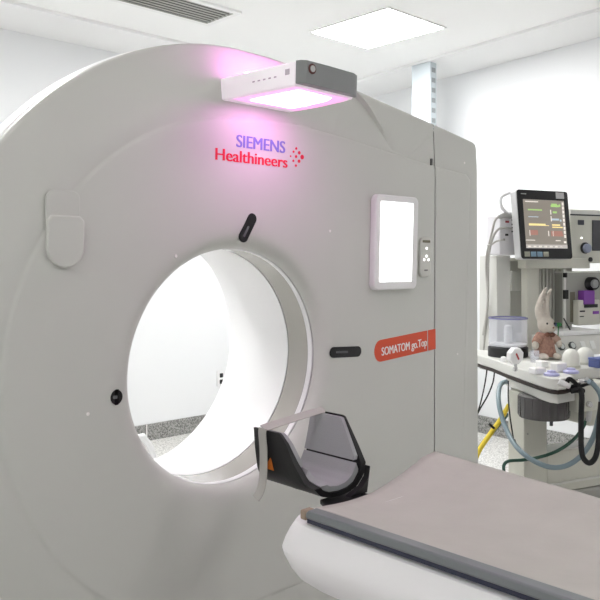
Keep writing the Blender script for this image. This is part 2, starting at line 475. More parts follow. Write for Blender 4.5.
# key pad
K = MB().prism(rrect(.836, .902, H+.256, H+.402, .02), -.010, .002, 'y').build('key_pad', mat('keypad_grey', (.60, .60, .56), .45), G, .003)
MB().prism(rrect(.848, .892, H+.383, H+.392, .003), -.0115, -.009, 'y').build('key', mat('key_olive', (.16, .15, .10), .5), K)
for x, z in ((.872, .362), (.872, .333), (.859, .320), (.885, .320)):
    MB().lathe([(.0052, 0), (.0052, .003)], 14, Matrix.Translation((x, -.0085, H+z)) @ Matrix.Rotation(pi/2, 4, 'X')).build('key', LEDW, K)
MB().prism(rrect(.862, .882, H+.278, H+.284, .002), -.0112, -.009, 'y').build('key', mat('key_grey', (.25, .25, .24), .5), K)
# left intercom cover: upper flush plate and lower raised lobe
MB().prism(rrect(-.603, -.515, H+.40, H+.485, .02), -.002, .002, 'y').build('upper_plate', COVER, G, .0015)
z0, z1 = H+.298, H+.424
pl = [(-.507, z1-.012), (-.519, z1), (-.590, z1), (-.602, z1-.012)]+[(-.5545+.0475*cos(t), z0+.047+.0475*sin(t)) for t in [pi+pi*k/18 for k in range(19)]]
MB().prism(pl, -.013, .002, 'y').build('side_lobe', COVER, G, .004, 3)
# screw caps
for x, z in ((-.229, .327), (.369, .412), (-.484, -.07), (1.10, -.05), (1.12, .70)):
    MB().lathe([(.005, 0), (.004, .002)], 12, Matrix.Translation((x, .004 if z > .66 else .0006, H+z)) @ Matrix.Rotation(pi/2, 4, 'X')).build('screw_cap', PRINTW, G)
MB().prism(rrect(.898, .907, H+.672, H+.697, .003), -.003, .008, 'y').build('cover_latch', DARKGAP, G)
# overhead lamp arm with mood light
LP = [(.19, .03), (.19, -.02), (.185, -.14), (.170, -.245), (.158, -.285), (.130, -.306), (.02, -.318), (-.058, -.320), (-.070, -.312), (-.075, -.297), (-.075, .03)]
A = MB().prism([(x, y) for x, y in LP if y > -.30]+[], H+.773, H+.837).build('lamp_arm', mat('lit_housing', (.80, .80, .80), .35, emis=(1, .80, .96), es=.22), G, .006, 3)
cap = [(-.075, -.2975), (-.070, -.312), (-.058, -.322), (.02, -.320), (.130, -.312), (.158, -.298), (.163, -.285), (.161, -.2855)]
MB().prism(cap, H+.778, H+.8375).build('lamp_front_cap', GREYP, A, .003, 2)
MB().prism([(-.066, -.292), (.14, -.284), (.158, -.24), (.175, -.13), (.178, -.03), (-.066, -.03)], H+.7712, H+.7745).build('lamp_lens', mat('lens_pink', (.8, .6, .75), .4, emis=(1, .38, .85), es=.62), A, .001)
MB().prism([(-.030, -.272), (.095, -.262), (.115, -.225), (.130, -.13), (.132, -.072), (.122, -.06), (-.026, -.06), (-.036, -.072), (-.040, -.262)], H+.7695, H+.7712).build('lamp_diffuser', PINKL, A, .001)
MB().box(-.05, .15, -.075, -.060, H+.8372, H+.846).build('mood_strip', PINKS, A)
f = MB()
RM = Matrix.Translation((-.040, -.3195, H+.818)) @ Matrix.Rotation(pi/2, 4, 'X')
MB().lathe([(.0135, 0), (.0135, .004), (.009, .005)], 20, RM).build('lamp_button', mat('button_red', (.10, .025, .025), .4), A)
MB().lathe([(.0085, .0045), (.0085, .0065)], 20, RM).build('lamp_button_centre', LGREY, A)
ICON = mat('icon_grey', (.50, .44, .50), .5)
for k in range(5):
    y = -.13-.022*k
    MB().box(-.0757, -.0752, y-.006, y+.004, H+.804, H+.808).build('icon', ICON, A, smoothit=False)
MB().box(-.0757, -.0752, -.275, -.258, H+.805, H+.82).build('icon', ICON, A, smoothit=False)

# white curved guard rail behind the bore
pts = [at(141, 437, 1, .95), at(144, 439, 1, .95), at(149, 445, 1, .95), at(152, 453, 1, .95), at(153.5, 463, 1, .95)]
tb = Vector((pts[-1].x, .95, 0))
r = MB().tube([pts[0]+Vector((-.09, 0, -.02)), pts[0]]+pts[1:]+[Vector((pts[-1].x, .95, .3)), tb], .014, 10).build('guard_rail', WHITE)
tag(r, 'white curved tube rail standing on the floor behind the scanner bore', 'rail')

# ------------------------------------------------------------------ PATIENT TABLE
YE = -.585                                  # end of the table towards the bore
XC = -.035
def zsag(x, y):
    u = min(1, abs(x-XC)/.27)
    return .754+.031*u**1.7
T = empty('patient_table', (0, -1.5, 0))
tag(T, 'white patient table with grey side rail leading into the scanner bore', 'patient table')
def tb_(o): o.location = (0, 1.5, 0); return o
XS = [-.285+.475*k/24 for k in range(25)]
f = MB(); vs = []; fs = []; YR = [YE-.012, -.7, -1.0, -1.6, -2.4]
for y in YR:
    vs += [(x, y, zsag(x, y)-.004) for x in XS]+[(x, y, zsag(x, y)-.024) for x in XS]
n = len(XS)
for i in range(len(YR)-1):
    a, b2 = i*2*n, (i+1)*2*n
    for k in range(n-1):
        fs += [(a+k, a+k+1, b2+k+1, b2+k), (a+n+k, b2+n+k, b2+n+k+1, a+n+k+1)]
    fs += [(a, b2, b2+n, a+n), (a+n-1, a+2*n-1, b2+2*n-1, b2+n-1)]
for a in (0, (len(YR)-1)*2*n): fs += [(a+k, a+n+k, a+n+k+1, a+k+1) for k in range(n-1)]
f.add(vs, fs); tb_(f.build('table_board', CARBON, T))
# white carriage below: shaped side profile with a rounded front corner
prof = [(-.262, .759), (-.282, .758), (-.297, .750), (-.307, .730), (-.315, .708), (-.319, .692), (-.316, .678), (-.306, .652), (-.294, .632), (-.27, .612)]
f = MB(); vs = []; fs = []
def plan(xo, rc=.075):
    # outline of the carriage at half-width |xo|, rounded at both front corners
    w = abs(xo); out = [(-w, -2.45)]
    yf = -.500+(w-.312)*1.0
    out += [(-w+rc-rc*cos(t), yf-rc+rc*sin(t)) for t in [pi/2*k/10 for k in range(11)]]
    out += [(-.215, yf), (-.185, -.612), (.10, -.612)]
    yf = -.612
    out += [(w-rc+rc*sin(t), yf-rc+rc*cos(t)) for t in [pi/2*k/10 for k in range(11)]]
    out += [(w, -2.45)]
    return out
for x, z in prof:
    pp = plan(x); vs += [(a_*(.85 if a_ > 0 else 1), b_, z) for a_, b_ in pp]
n = len(pp)
for k in range(len(prof)-1):
    for i in range(n): j = (i+1) % n; fs.append((k*n+i, k*n+j, (k+1)*n+j, (k+1)*n+i))
fs.append(list(range(n))); fs.append([(len(prof)-1)*n+i for i in range(n)][::-1])
# keep clear of the sagging board: the top closes lower in the middle
f.add(vs[:], fs[:-2]+[fs[-1]])
tb_(f.build('carriage', WHITE2, T, ang=28))
tb_(MB().box(-.270, .225, -2.44, YE-.05, .655, .700).build('carriage_deck', WHITE2, T))
for s, nm in ((-1, 'side_rail'), (1, 'side_rail')):
    xs_ = sorted((s*.302, s*.272))
    tb_(MB().prism([(YE-.008, .7705), (YE-.008, .783), (YE-.016, .789), (-2.42, .789), (-2.42, .7705)], xs_[0], xs_[1], 'x').build(nm, ALU, T, .004, 3)) if s < 0 else tb_(MB().prism([(YE-.02, .755), (YE-.02, .772), (-2.42, .772), (-2.42, .755)], .191, .199, 'x').build(nm, ALU, T, .003, 2))
tb_(MB().box(-.2985, -.262, -2.42, YE-.010, .7615, .770).build('rail_channel', NAVY, T))
tb_(MB().box(-.301, -.272, YE-.0085, YE+.010, .765, .786).build('rail_end_cap', TAN, T, .004, 2))
tb_(MB().box(-.20, .20, -2.4, -1.25, .04, .614).build('pedestal', WHITE2, T, .03, 4))
tb_(MB().box(-.27, .27, -2.48, -1.15, 0, .045).build('pedestal_foot', GREYP, T, .01, 2))

# paper sheet
f = MB(); NX, NY = 40, 60; vs = []; fs = []
def edge_r(y): return max(.192, .303+(y+.48)*.154)
for j in range(NY+1):
    for i in range(NX+1):
        u = i/NX; y0 = -.585+.105*u; y = y0+(-2.35-y0)*(j/NY)
        x = -.270+(edge_r(y)+.270)*u
        z = zsag(x, y)+.0022+.0022*(1+sin(7*x+3.1*y)*sin(9*y+2*x+1))*(1-.5*u)
        vs.append((x, y, z))
for j in range(NY):
    for i in range(NX):
        a = j*(NX+1)+i; fs.append((a, a+1, a+NX+2, a+NX+1))
f.add(vs, fs); o = f.build('paper_sheet', PAPER, ang=60)
sm = o.modifiers.new('thickness', 'SOLIDIFY'); sm.thickness = .0015; sm.offset = 1
tag(o, 'brownish pink disposable paper sheet covering the patient table', 'paper sheet')

# ------------------------------------------------------------------ HEAD HOLDER
HH = empty('head_holder', (0, -.32, .70))
tag(HH, 'black curved head holder with grey foam padding at the end of the table', 'head holder')
INN = [(0, .739), (.03, .743), (.052, .756), (.068, .785), (.0725, .800), (.082, .835), (.096, .892)]
OUTP = [(0, .713), (.035, .716), (.066, .725), (.090, .747), (.098, .760), (.107, .82), (.113, .892)]
YN, YFAR = -.405, -.198
def wing_top(y):
    t = min(1, max(0, (y-YN)/.095)); return .782+(.892-.782)*(t if t < 1 else 1)
def clip(prof, zt):
    out = []
    if zt <= prof[0][1]: return [prof[0], prof[0]]
    for i, (x, z) in enumerate(prof):
        if z <= zt: out.append((x, z))
        else:
            x0, z0 = prof[i-1]
            if z0 < zt: k = (zt-z0)/(z-z0); out.append((x0+(x-x0)*k, zt))
            else: out.append(out[-1])
    return out
def resample(prof, n):
    d = [0]
    for i in range(1, len(prof)): d.append(d[-1]+math.hypot(prof[i][0]-prof[i-1][0], prof[i][1]-prof[i-1][1]))
    out = []
    for k in range(n):
        s = d[-1]*k/(n-1); i = 1
        while i < len(d)-1 and d[i] < s: i += 1
        u = (s-d[i-1])/max(1e-9, d[i]-d[i-1]); u = min(1, max(0, u))
        out.append((prof[i-1][0]+(prof[i][0]-prof[i-1][0])*u, prof[i-1][1]+(prof[i][1]-prof[i-1][1])*u))
    return out
def interp(T_, y):
    if y <= T_[0][0]: return T_[0][1]
    for (y0, z0), (y1, z1) in zip(T_, T_[1:]):
        if y <= y1: return z0+(z1-z0)*(y-y0)/(y1-y0)
    return T_[-1][1]
TL = [(-.405, .747), (-.390, .751), (-.375, .759), (-.345, .803), (-.322, .849), (-.305, .868), (-.298, .873)]
TRI = [(-.405, .782), (-.322, .889), (-.315, .892)]
def sheet(inner, outer, ys_, n=14, tops=None, half=None, dtop=0):
    f = MB(); vs = []; rows = []
    for y in ys_:
        tl2 = (tops or (lambda q: interp(TL, q)))(y)+dtop; tr2 = (tops or (lambda q: interp(TRI, q)))(y)+dtop
        IR = resample(clip(inner, tr2), n); OR = resample(clip(outer, tr2), n); IL = resample(clip(inner, tl2), n); OL = resample(clip(outer, tl2), n)
        if half is None:
            I = [(-x, z) for x, z in IL[::-1][:-1]]+IR; O = [(-x, z) for x, z in OL[::-1][:-1]]+OR
        elif half < 0: I = [(-x, z) for x, z in IL]; O = [(-x, z) for x, z in OL]
        else: I, O = IR, OR
        m = len(I); vs += [(x, y+.32, z-.70) for x, z in I+O[::-1]]
    L = 2*m; fs = []
    for j in range(len(ys_)-1):
        for k in range(L): q = (k+1) % L; fs.append((j*L+k, j*L+q, (j+1)*L+q, (j+1)*L+k))
    fs.append(list(range(L))); fs.append([(len(ys_)-1)*L+k for k in range(L)][::-1])
    f.add(vs, fs); return f
ysh = [YN, -.39, -.375, -.36, -.345, -.333, -.322, -.313, -.305, -.298, -.275, -.25, -.22, -.204, YFAR]
MID = [(x*.93+ox*.07 if False else x, z) for (x, z), (ox, oz) in zip(INN, OUTP)]
SH_IN = [(0, .725), (.033, .728), (.058, .738), (.078, .760), (.085, .790), (.096, .835), (.108, .892)]
sheet(SH_IN, OUTP, ysh).build('shell', CARBON, HH, ang=40)
ysf = [YN+.004]+ysh[1:-1]
# bottom foam
bi = [p for p in INN if p[1] <= .79]
btops = None; bo = [(0, .7265), (.032, .7295), (.056, .739), (.075, .7595), (.0765, .768)]
sheet(bi, bo, ysf, dtop=.001).build('foam_base', FOAM, HH, ang=40)
wi = [(.0690, .7895), (.0735, .805), (.082, .835), (.0945, .888)]; wo = [(.0835, .7895), (.087, .802), (.0945, .835), (.1065, .888)]
for s in (-1, 1): sheet(wi, wo, [y for y in ysf if interp(TL if s < 0 else TRI, y) > .797], dtop=-.003, half=s).build('foam_wing', FOAM, HH, ang=40)
# foot plate running below the board
MB().prism([(-.045, -.06), (.080, -.06), (.080, -.26), (-.105, -.26), (-.088, -.15)], -.004, .0085).build('foot_plate', CARBON, HH, .002)
MB().prism([(.02, .009), (.086, .009), (.098, .076), (.0915, .049), (.067, .0268), (.035, .0165)], -.104, -.086, 'y').build('side_gusset', CARBON, HH, .002)
# warning triangle on the left wing
Mt = Matrix.Translation((-.1040, .066, .088)) @ Matrix.Rotation(rad(8), 4, 'Y')
MB().prism([(-.020, -.016), (.016, -.016), (-.003, .015)], -.0022, -.0008, 'x', Mt).build('warning_triangle', ORG2, HH)
# clear strap over the top and hanging down on the left
def ribbon(pts, wv, th=.0012):
    P = smooth(pts, 5); f = MB(); vs = []; fs = []
    for i, p in enumerate(P):
        t = (P[min(i+1, len(P)-1)]-P[max(i-1, 0)]).normalized(); w_ = Vector(wv); w_ = (w_-t*w_.dot(t)).normalized()*Vector(wv).length
        nrm = t.cross(w_).normalized()*th
        vs += [p-w_-nrm, p+w_-nrm, p+w_+nrm, p-w_+nrm]
    for i in range(len(P)-1):
        for k in range(4): q = (k+1) % 4; fs.append((4*i+k, 4*i+q, 4*i+4+q, 4*i+4+k))
    fs += [(0,1,2,3), tuple(4*len(P)-4+k for k in (3,2,1,0))]
    return f.add(vs, fs)
ribbon([(-.117, .078, .178), (-.06, .079, .1835), (.05, .080, .193), (.113, .082, .196)], (0, .010, .006)).build('strap', STRAPM, HH)
ribbon([(-.1165, .078, .178), (-.1195, .078, .166), (-.1185, .074, .12), (-.116, .078, .06), (-.120, .082, .02), (-.130, .090, -.005)], (0, .0145, 0)).build('strap_tail', STRAPM, HH)

# ------------------------------------------------------------------ ANAESTHESIA MACHINE
YAW = rad(-18)
MO = Vector((1.956, .209, 0))
ME = Vector((cos(YAW), sin(YAW), 0)); MN = Vector((-sin(YAW), cos(YAW), 0))
def ml(px, py, v):                        # pixel -> machine frame on the plane at depth v
    r_ = ray(px, py); s = ((MO+MN*v-CAM).dot(MN))/r_.dot(MN); P = CAM+r_*s-MO
    return Vector((P.dot(ME), v, P.z))
def mz(px, py, z):                        # pixel -> machine frame at height z
    P = at(px, py, 2, z)-MO
    return Vector((P.dot(ME), P.dot(MN), z))
def mw(p): return MO+ME*p[0]+MN*p[1]+Vector((0, 0, p[2]))
MR_ = empty('anaesthesia_machine', MO, (0, 0, YAW))
tag(MR_, 'beige anaesthesia machine with vaporiser and work tray beside the scanner', 'anaesthesia machine')
VO = 0.0
def mbox(name, px0, px1, py0, py1, v0, v1, m, bev=.004, parent=MR_, add=None):
    pm, qm = (px0+px1)/2, (py0+py1)/2; v0 += VO; v1 += VO
    u0, u1 = ml(px0, qm, v0).x, ml(px1, qm, v0).x; z1, z0 = ml(pm, py0, v0).z, ml(pm, py1, v0).z
    f = (add or MB()).box(u0, u1, v0, v1, max(z0, .0), z1)
    return f if add else f.build(name, m, parent, bev)
def mdisc(name, px, py, v, rpx, th, m, parent=MR_, n=24, dome=0.):
    v += VO; p = ml(px, py, v); s = (mw(p)-CAM).dot(Vector((sin(TH), cos(TH), 0))); R = rpx*s/F
    Mx = Matrix.Translation(p) @ Matrix.Rotation(pi/2, 4, 'X')
    return MB().lathe([(R, 0), (R, th*.8), (R*.85, th)], n, Mx).build(name, m, parent)
# lower column and cabinet
mbox('column', 524, 547, 392, 640, 0, .115, BEIGE)
u0, u1 = ml(547, 440, 0).x+.001, .80
zt = ml(568, 441.5, .115).z-.006; zs = ml(570, 481, 0).z
MB().box(u0, u1, 0, .115, zs, zt).box(u0, u1, -.012, .115, .16, zs-.004).build('cabinet', BEIGE, MR_, .004)
MB().box(u0-.01, u1, -.015, -.001, zs-.004, zs+.005).build('cabinet_trim', BEIGEL, MR_, .001)
MB().box(u0, u1, .001, .113, zt+.0005, zt+.006).build('cabinet_top', BEIGEL, MR_, .001)
fu = ml(524, 440, 0).x
MB().box(fu-.0, u1+.02, -.03, .115, .09, .158).box(ml(537, 440, .6).x, u1, .116, .72, .09, .158).build('base', BEIGED, MR_, .01)
for k, (uu, vv) in enumerate(((fu+.05, .02), (u1-.05, .02), (ml(537, 440, .6).x+.05, .65), (u1-.05, .65))):
    Mx = Matrix.Translation((uu, vv, .045)) @ Matrix.Rotation(pi/2, 4, 'X')
    MB().lathe([(.0, -.018), (.04, -.018), (.045, -.012), (.045, .012), (.04, .018), (.0, .018)], 20, Mx, cap=False).build('castor', RUBBER, MR_)
mdisc('screw', 527.5, 434, 0, 1.0, .003, BEIGED)
# upper rear body: tall tower at left, frame, ribbed recess
mbox('rear_spine', 541, 600, 395, 416.5, .13, .20, BEIGE)
VO = .36
mbox('tower', 497, 510.5, 255.5, 372, .26, .42, BEIGEL)
mbox('recess_back', 510, 523, 258, 372, .36, .42, RIBBED, 0)
mbox('recess_module', 512, 521, 271, 291, .30, .36, BEIGEL)
mbox('frame_column', 527, 539, 268.6, 372, .20, .25, BEIGE)
mbox('frame_beam', 526, 590, 258, 268.5, .17, .24, BEIGE)
mbox('frame_shelf', 516, 590, 258, 261, .245, .42, BEIGE)
mbox('frame_post', 564, 566.3, 268.7, 372, .20, .215, BEIGEL, .001)
# ribbed backdrop, ribs stay in one mesh
f = MB()
mbox('x', 532, 572, 268, 372, .30, .32, None, add=f)
for k in range(9): mbox('x', 536+k*3.4, 537.6+k*3.4, 269, 345, .288, .3005, None, add=f)
f.build('ribbed_panel', RIBBED, MR_, smoothit=False)
# ventilator display module at upper right
V = mbox('ventilator_module', 570, 668, 211, 263, .20, .38, BEIGE, .006)
mbox('top_strip', 570.5, 667, 212, 215.5, .195, .20, BEIGEL, .001, V)
mbox('top_groove', 570.5, 667, 215.6, 217, .197, .20, DGREY, 0, V)
mbox('label_plate', 578.2, 584.2, 220, 225, .196, .20, mat('label_navy', (.04, .045, .06), .4), .001, V)
mbox('module_screen', 592.5, 650, 221, 251, .195, .20, DGREY, .002, V)
mdisc('led', 581.4, 238, .2, 1.0, .004, LEDW, V)
mdisc('knob_collar', 584.5, 248, .2, 5.6, .012, BLK, V)
mdisc('knob', 586, 248.3, .189, 4.6, .022, KNOBBLUE, V)
mbox('support_arm', 640, 668, 263.5, 300, .24, .40, BEIGED, .004)
mdisc('clamp', 590, 259.5, .165, 2.3, .01, BLK)
# vaporiser panel
P_ = mbox('vaporiser_panel', 566.4, 668, 272.5, 322, .20, .30, BEIGED, .004)
mbox('panel_top_edge', 566.4, 668, 271.2, 272.6, .20, .30, BEIGEL, .001, P_)
mbox('slot', 565.2, 567.4, 272.8, 277.5, .19, .21, BLK, .001, P_)
mbox('slot', 565.2, 568.6, 290, 299, .19, .21, BLK, .001, P_)
mbox('side_strip', 570.5, 575, 292, 322, .197, .20, mat('strip_brown', (.17, .16, .12), .5), 0, P_)
VA = mbox('vaporiser', 578.5, 600, 300, 325, .155, .1995, BEIGE, .004)
mdisc('vaporiser_dial', 589.3, 283.5, .2, 6.6, .05, BLK, VA)
mdisc('dial_knob', 593.7, 283.7, .149, 4.2, .018, GREYP, VA)
mbox('filler_block', 584, 595, 290.5, 304.5, .150, .1995, PURPLE, .004, VA)
mbox('filler_foot', 585, 598, 304.2, 307.6, .145, .154, BLK, .002, VA)
mbox('purple_label', 593, 599, 311, 314, .153, .156, PURPLE, 0, VA)
mbox('scale_mark', 580, 585, 310.5, 312, .153, .156, DGREY, 0, VA)
mbox('scale_mark', 580, 584, 316, 317, .153, .156, DGREY, 0, VA)
VO = 0.0
# rear leg down to the base, behind the column
mbox('rear_leg', 527, 545, 372, 640, .56, .70, BEIGED)
# white work surface and gauge panel
WV = .40
zw = ml(585, 333, WV).z
a0, a1 = ml(563.5, 333, WV).x, .95
MB().box(a0, a1, WV, .72, zw-.012, zw+.014).build('work_surface', WHITE, MR_, .006, 3)
ua, ub = ml(554, 345, WV-.02).x, .95
zb_ = ml(570, 356, WV-.05).z
GPN = MB().prism([(WV-.01, zw-.013), (WV-.06, zb_), (.70, zb_), (.70, zw-.013)], ua, ub, 'x').build('gauge_panel', BEIGEL, MR_, .003)
sv = (WV-.01, zw-.013); ev = (WV-.06, zb_)
def on_slope(px, k): 
    z = ev[1]+(sv[1]-ev[1])*k; v = ev[0]+(sv[0]-ev[0])*k
    return Vector((ml(px, 0, v).x, v, z))
tl = math.atan2(sv[0]-ev[0], sv[1]-ev[1])
for px in (560.5, 571.5):
    Mx = Matrix.Translation(on_slope(px, .5)) @ Matrix.Rotation(pi/2-tl, 4, 'X')
    g = MB().lathe([(.024, .0005), (.024, .012), (.020, .014)], 8, Mx @ Matrix.Rotation(pi/8, 4, 'Z')).build('gauge', mat('gauge_black', (.05, .06, .06), .35), GPN)
    MB().lathe([(.0165, .013), (.0165, .0152)], 20, Mx).build('gauge_dial', mat('gauge_face', (.55, .58, .56), .4), g)
for px in (583, 592.5):
    Mx = Matrix.Translation(on_slope(px, .5)) @ Matrix.Rotation(pi/2-tl, 4, 'X')
    MB().prism(rrect(-.017, .017, -.024, .024, .004), .0005, .004, 'z', Mx).build('label_plate', mat('plate_pale', (.72, .73, .71), .4), GPN)
# work tray: outline on the plane of its lower edge
ZT = .735
front = [mz(470, 361.5, ZT), mz(480.5, 366, ZT), mz(492, 369.5, ZT), mz(505, 375, ZT), mz(522, 381.5, ZT), mz(540, 388, ZT), mz(550, 391, ZT), mz(558, 392, ZT), mz(566, 391, ZT), mz(574, 388.5, ZT), mz(592, 383, ZT)]
TR = [(p.x, p.y) for p in front]
TR = TR[:-1]; ue = TR[-1][0]
TR += [(ue+.02, -.24), (ue+.025, -.152), (.55, -.15), (.60, .33), (.50, .46), (TR[0][0]+.06, TR[0][1]+.10)]
def inset(poly, d):
    cx = sum(p[0] for p in poly)/len(poly); cy = sum(p[1] for p in poly)/len(poly)
    return [(x+(cx-x)*d, y+(cy-y)*d) for x, y in poly]
TRAY = MB().prism(TR, ZT+.006, ZT+.058).build('tray', BEIGEL, MR_, .006, 3)
MB().prism(inset(TR, -.004), ZT-.012, ZT+.0055).build('tray_trim', BROWNTRIM, TRAY, .002)
sk = [(p.x, p.y) for p in [mz(506, 378, ZT-.02), mz(522, 383.5, ZT-.02), mz(540, 391, ZT-.02), mz(550, 394, ZT-.02), mz(558, 395, ZT-.02), mz(575, 392, ZT-.02)]]
sk += [(sk[-1][0], sk[-1][1]+.25), (sk[0][0]+.05, sk[0][1]+.05)]
MB().prism(sk, ZT-.060, ZT-.0125).build('tray_skirt', BEIGEL, TRAY, .004)
# label on tray edge
# smoked absorber canister hanging below the tray
pc = mz(549, 399, ZT-.06); 
cc = (ml(549, 400, pc.y+.05).x, pc.y+.085)
cr = .118
CAN = MB().lathe([(cr, ZT-.0605), (cr, ZT-.155), (cr*.97, ZT-.162), (.01, ZT-.168)], 36, Matrix.Translation((cc[0], cc[1], 0))).build('absorber_canister', SMOKED, MR_)
f = MB()
for k in range(18):
    t = 2*pi*k/18; f.box(cr-.002, cr+.002, -.004, .004, ZT-.152, ZT-.064, Matrix.Translation((cc[0], cc[1], 0)) @ Matrix.Rotation(t, 4, 'Z'))
f.build('canister_ribs', mat('canister_rib', (.07, .065, .065), .35), CAN, smoothit=False)
MB().lathe([(.008, 0), (.008, .03)], 10, Matrix.Translation((cc[0], cc[1]-.05, ZT-.195))).build('drain_valve', DGREY, CAN)
# breathing-circuit block with black connectors at the tray's right end
pb = ml(583, 395, -.17)
mbox('circuit_block', 578, 612, 383, 411, -.27, -.165, BEIGE, .008)
mbox('circuit_stem', 590, 612, 395, 425, -.16, -.001, BEIGE, .008)
f = MB()
def wp(px, py, v): return ml(px, py, v)
f.tube([wp(568, 388, -0.335), wp(567, 383, -0.340), wp(569, 379, -0.345), wp(573, 381, -0.355), wp(577, 385, -0.355)], .010, 10)
f.tube([wp(572, 388, -0.335), wp(578, 386, -0.335), wp(586, 383, -0.335), wp(591, 382, -0.315)], .014, 10)
f.tube([wp(571, 391, -0.345), wp(577, 390, -0.355), wp(583, 391, -0.355)], .013, 10)
f.build('hose_connectors', RUBBER, MR_)
f = MB(); f.tube([wp(558, 381, -0.335), wp(563, 383.5, -0.340), wp(569, 386, -0.345)], .013, 12).build('white_connector', WHITE, MR_)
f = MB(); f.tube([wp(579, 382, -0.345), wp(583, 381, -0.355), wp(588, 380, -0.355)], .013, 12).build('steel_connector', STEEL, MR_)
mdisc('drain_knob', 588, 404, -.27, 3, .018, STEEL)

ZTT = ZT+.058                              # top of tray
def top(name, objs): pass
def on_tray(px, py):                       # point on the tray's top under a pixel
    p = mz(px, py, ZTT+.0005); return p
def stand(name, px, py, label, cat, group=None):
    p = on_tray(px, py); r_ = empty(name, mw(p), (0, 0, YAW)); tag(r_, label, cat, group); return r_
def scale_at(px, py): return ((mw(on_tray(px, py))-CAM).dot(Vector((sin(TH), cos(TH), 0))))/F

# clear jar with black base
r = stand('clear_jar', 508, 356, 'clear plastic jar with dark base on the left end of the tray', 'jar'); k = scale_at(508, 356)
R = 19.5*k
MB().lathe([(R, 0), (R, 9*k), (R*.9, 10*k)], 36).build('jar_base', BLK, r)
f = MB(); f.lathe([(R*.97, 10.2*k), (R*.97, 38*k), (R*.94, 38*k), (R*.94, 10.6*k), (.002, 10.4*k)], 36, cap=False).build('jar_wall', CLEAR, r)
MB().lathe([(R*.985, 37.4*k), (R*.985, 38.8*k), (R*.90, 38.8*k), (R*.90, 37.4*k), (R*.985, 37.4*k)], 36, cap=False).build('jar_rim', CLEARRIM, r)
MB().lathe([(R*.93, 10.6*k), (R*.93, 12.5*k), (R*.4, 12.8*k)], 30).build('jar_floor', LGREY, r)
MB().lathe([(4*k, 13*k), (4*k, 26*k), (3.5*k, 27*k), (3.5*k, 30*k), (1.2*k, 31*k)], 18).build('inner_float', LGREY, r)
# pressure gauge
r = stand('pressure_gauge', 515.5, 371, 'round white pressure gauge with red needle standing on the tray', 'gauge'); k = scale_at(515.5, 371)
MB().lathe([(2.2*k, 0), (2.2*k, 3.5*k), (1.6*k, 4*k), (1.6*k, 8*k)], 12).build('stem', STEEL, r)
Mx = Matrix.Translation((0, 0, 15*k)) @ Matrix.Rotation(pi/2+.12, 4, 'X') @ Matrix.Rotation(pi/8, 4, 'Z')
GB = MB().lathe([(8.8*k, -.018), (8.8*k, .010), (7.6*k, .013)], 8, Mx).build('gauge_case', WHITE, r)
MB().lathe([(7.2*k, .0125), (7.2*k, .0142)], 28, Mx).build('dial_face', mat('dial_white', (.78, .77, .77), .4), GB)
MB().box(-.9*k, .9*k, -3.6*k, 4*k, .0145, .016, Mx @ Matrix.Rotation(rad(10), 4, 'Z')).build('needle', mat('needle_red', (.45, .06, .06), .4), GB)
# small knob on the tray
r = stand('screw_top', 503.5, 361.5, 'small white round cap on the tray beside the pressure gauge', 'cap'); k = scale_at(503, 361)
MB().lathe([(2.9*k, 0), (3*k, 3*k), (2.4*k, 4.6*k), (.3*k, 5.2*k)], 18).build('cap', WHITE, r)
# clear cup
r = stand('plastic_cup', 534.5, 362.5, 'small clear plastic cup on the tray in front of the plush rabbit', 'cup'); k = scale_at(534, 362)
MB().lathe([(.002, .5*k), (3.6*k, .5*k), (4.8*k, 12*k), (5.1*k, 12*k), (3.9*k, 0), (.002, 0)], 24, cap=False).build('cup_wall', CLEAR, r)
# white boxes
for px, py, wx, hz, lab in ((558.5, 371.5, 6.6, 8.5, 'white box at the right of the tray behind the lilac caps'), (542, 367, 4.5, 6, 'smallest white box on the tray beside the clear cup'), (537.5, 373.5, 7.2, 5.5, 'flat white box on the tray in front of the clear cup')):
    r = stand('small_box', px, py, lab, 'box', 'white boxes on the tray'); k = scale_at(px, py)
    bx = MB().box(-wx*k, wx*k, -.022, .022, 0, hz*k).build('carton', WHITE, r, .003)
    MB().box(-wx*k+.002, wx*k-.002, -.024, .024, hz*k-.004, hz*k+.002).build('lid', PRINTW, r, .002)
for px, py, rr, lab in ((551.5, 375.5, 7.4, 'left lilac plastic lid lying on the front corner of the tray'), (571, 373, 7.4, 'right lilac plastic lid lying on the tray next to the black connectors')):
    r = stand('lilac_lid', px, py, lab, 'lid', 'lilac lids on the tray'); k = scale_at(px, py)
    f = MB(); f.lathe([(rr*k, 0), (rr*k, 2*k), (rr*.9*k, 2.6*k), (rr*.6*k, 3.4*k), (rr*.55*k, 5*k), (rr*.2*k, 5.4*k)], 28); f.build('lid_body', LILAC, r)
    f = MB()
    for q in range(10): f.box(rr*.93*k, rr*1.03*k, -.003, .003, .001, 2*k, Matrix.Rotation(2*pi*q/10, 4, 'Z'))
    f.build('grip_ribs', LILAC, r, smoothit=False)
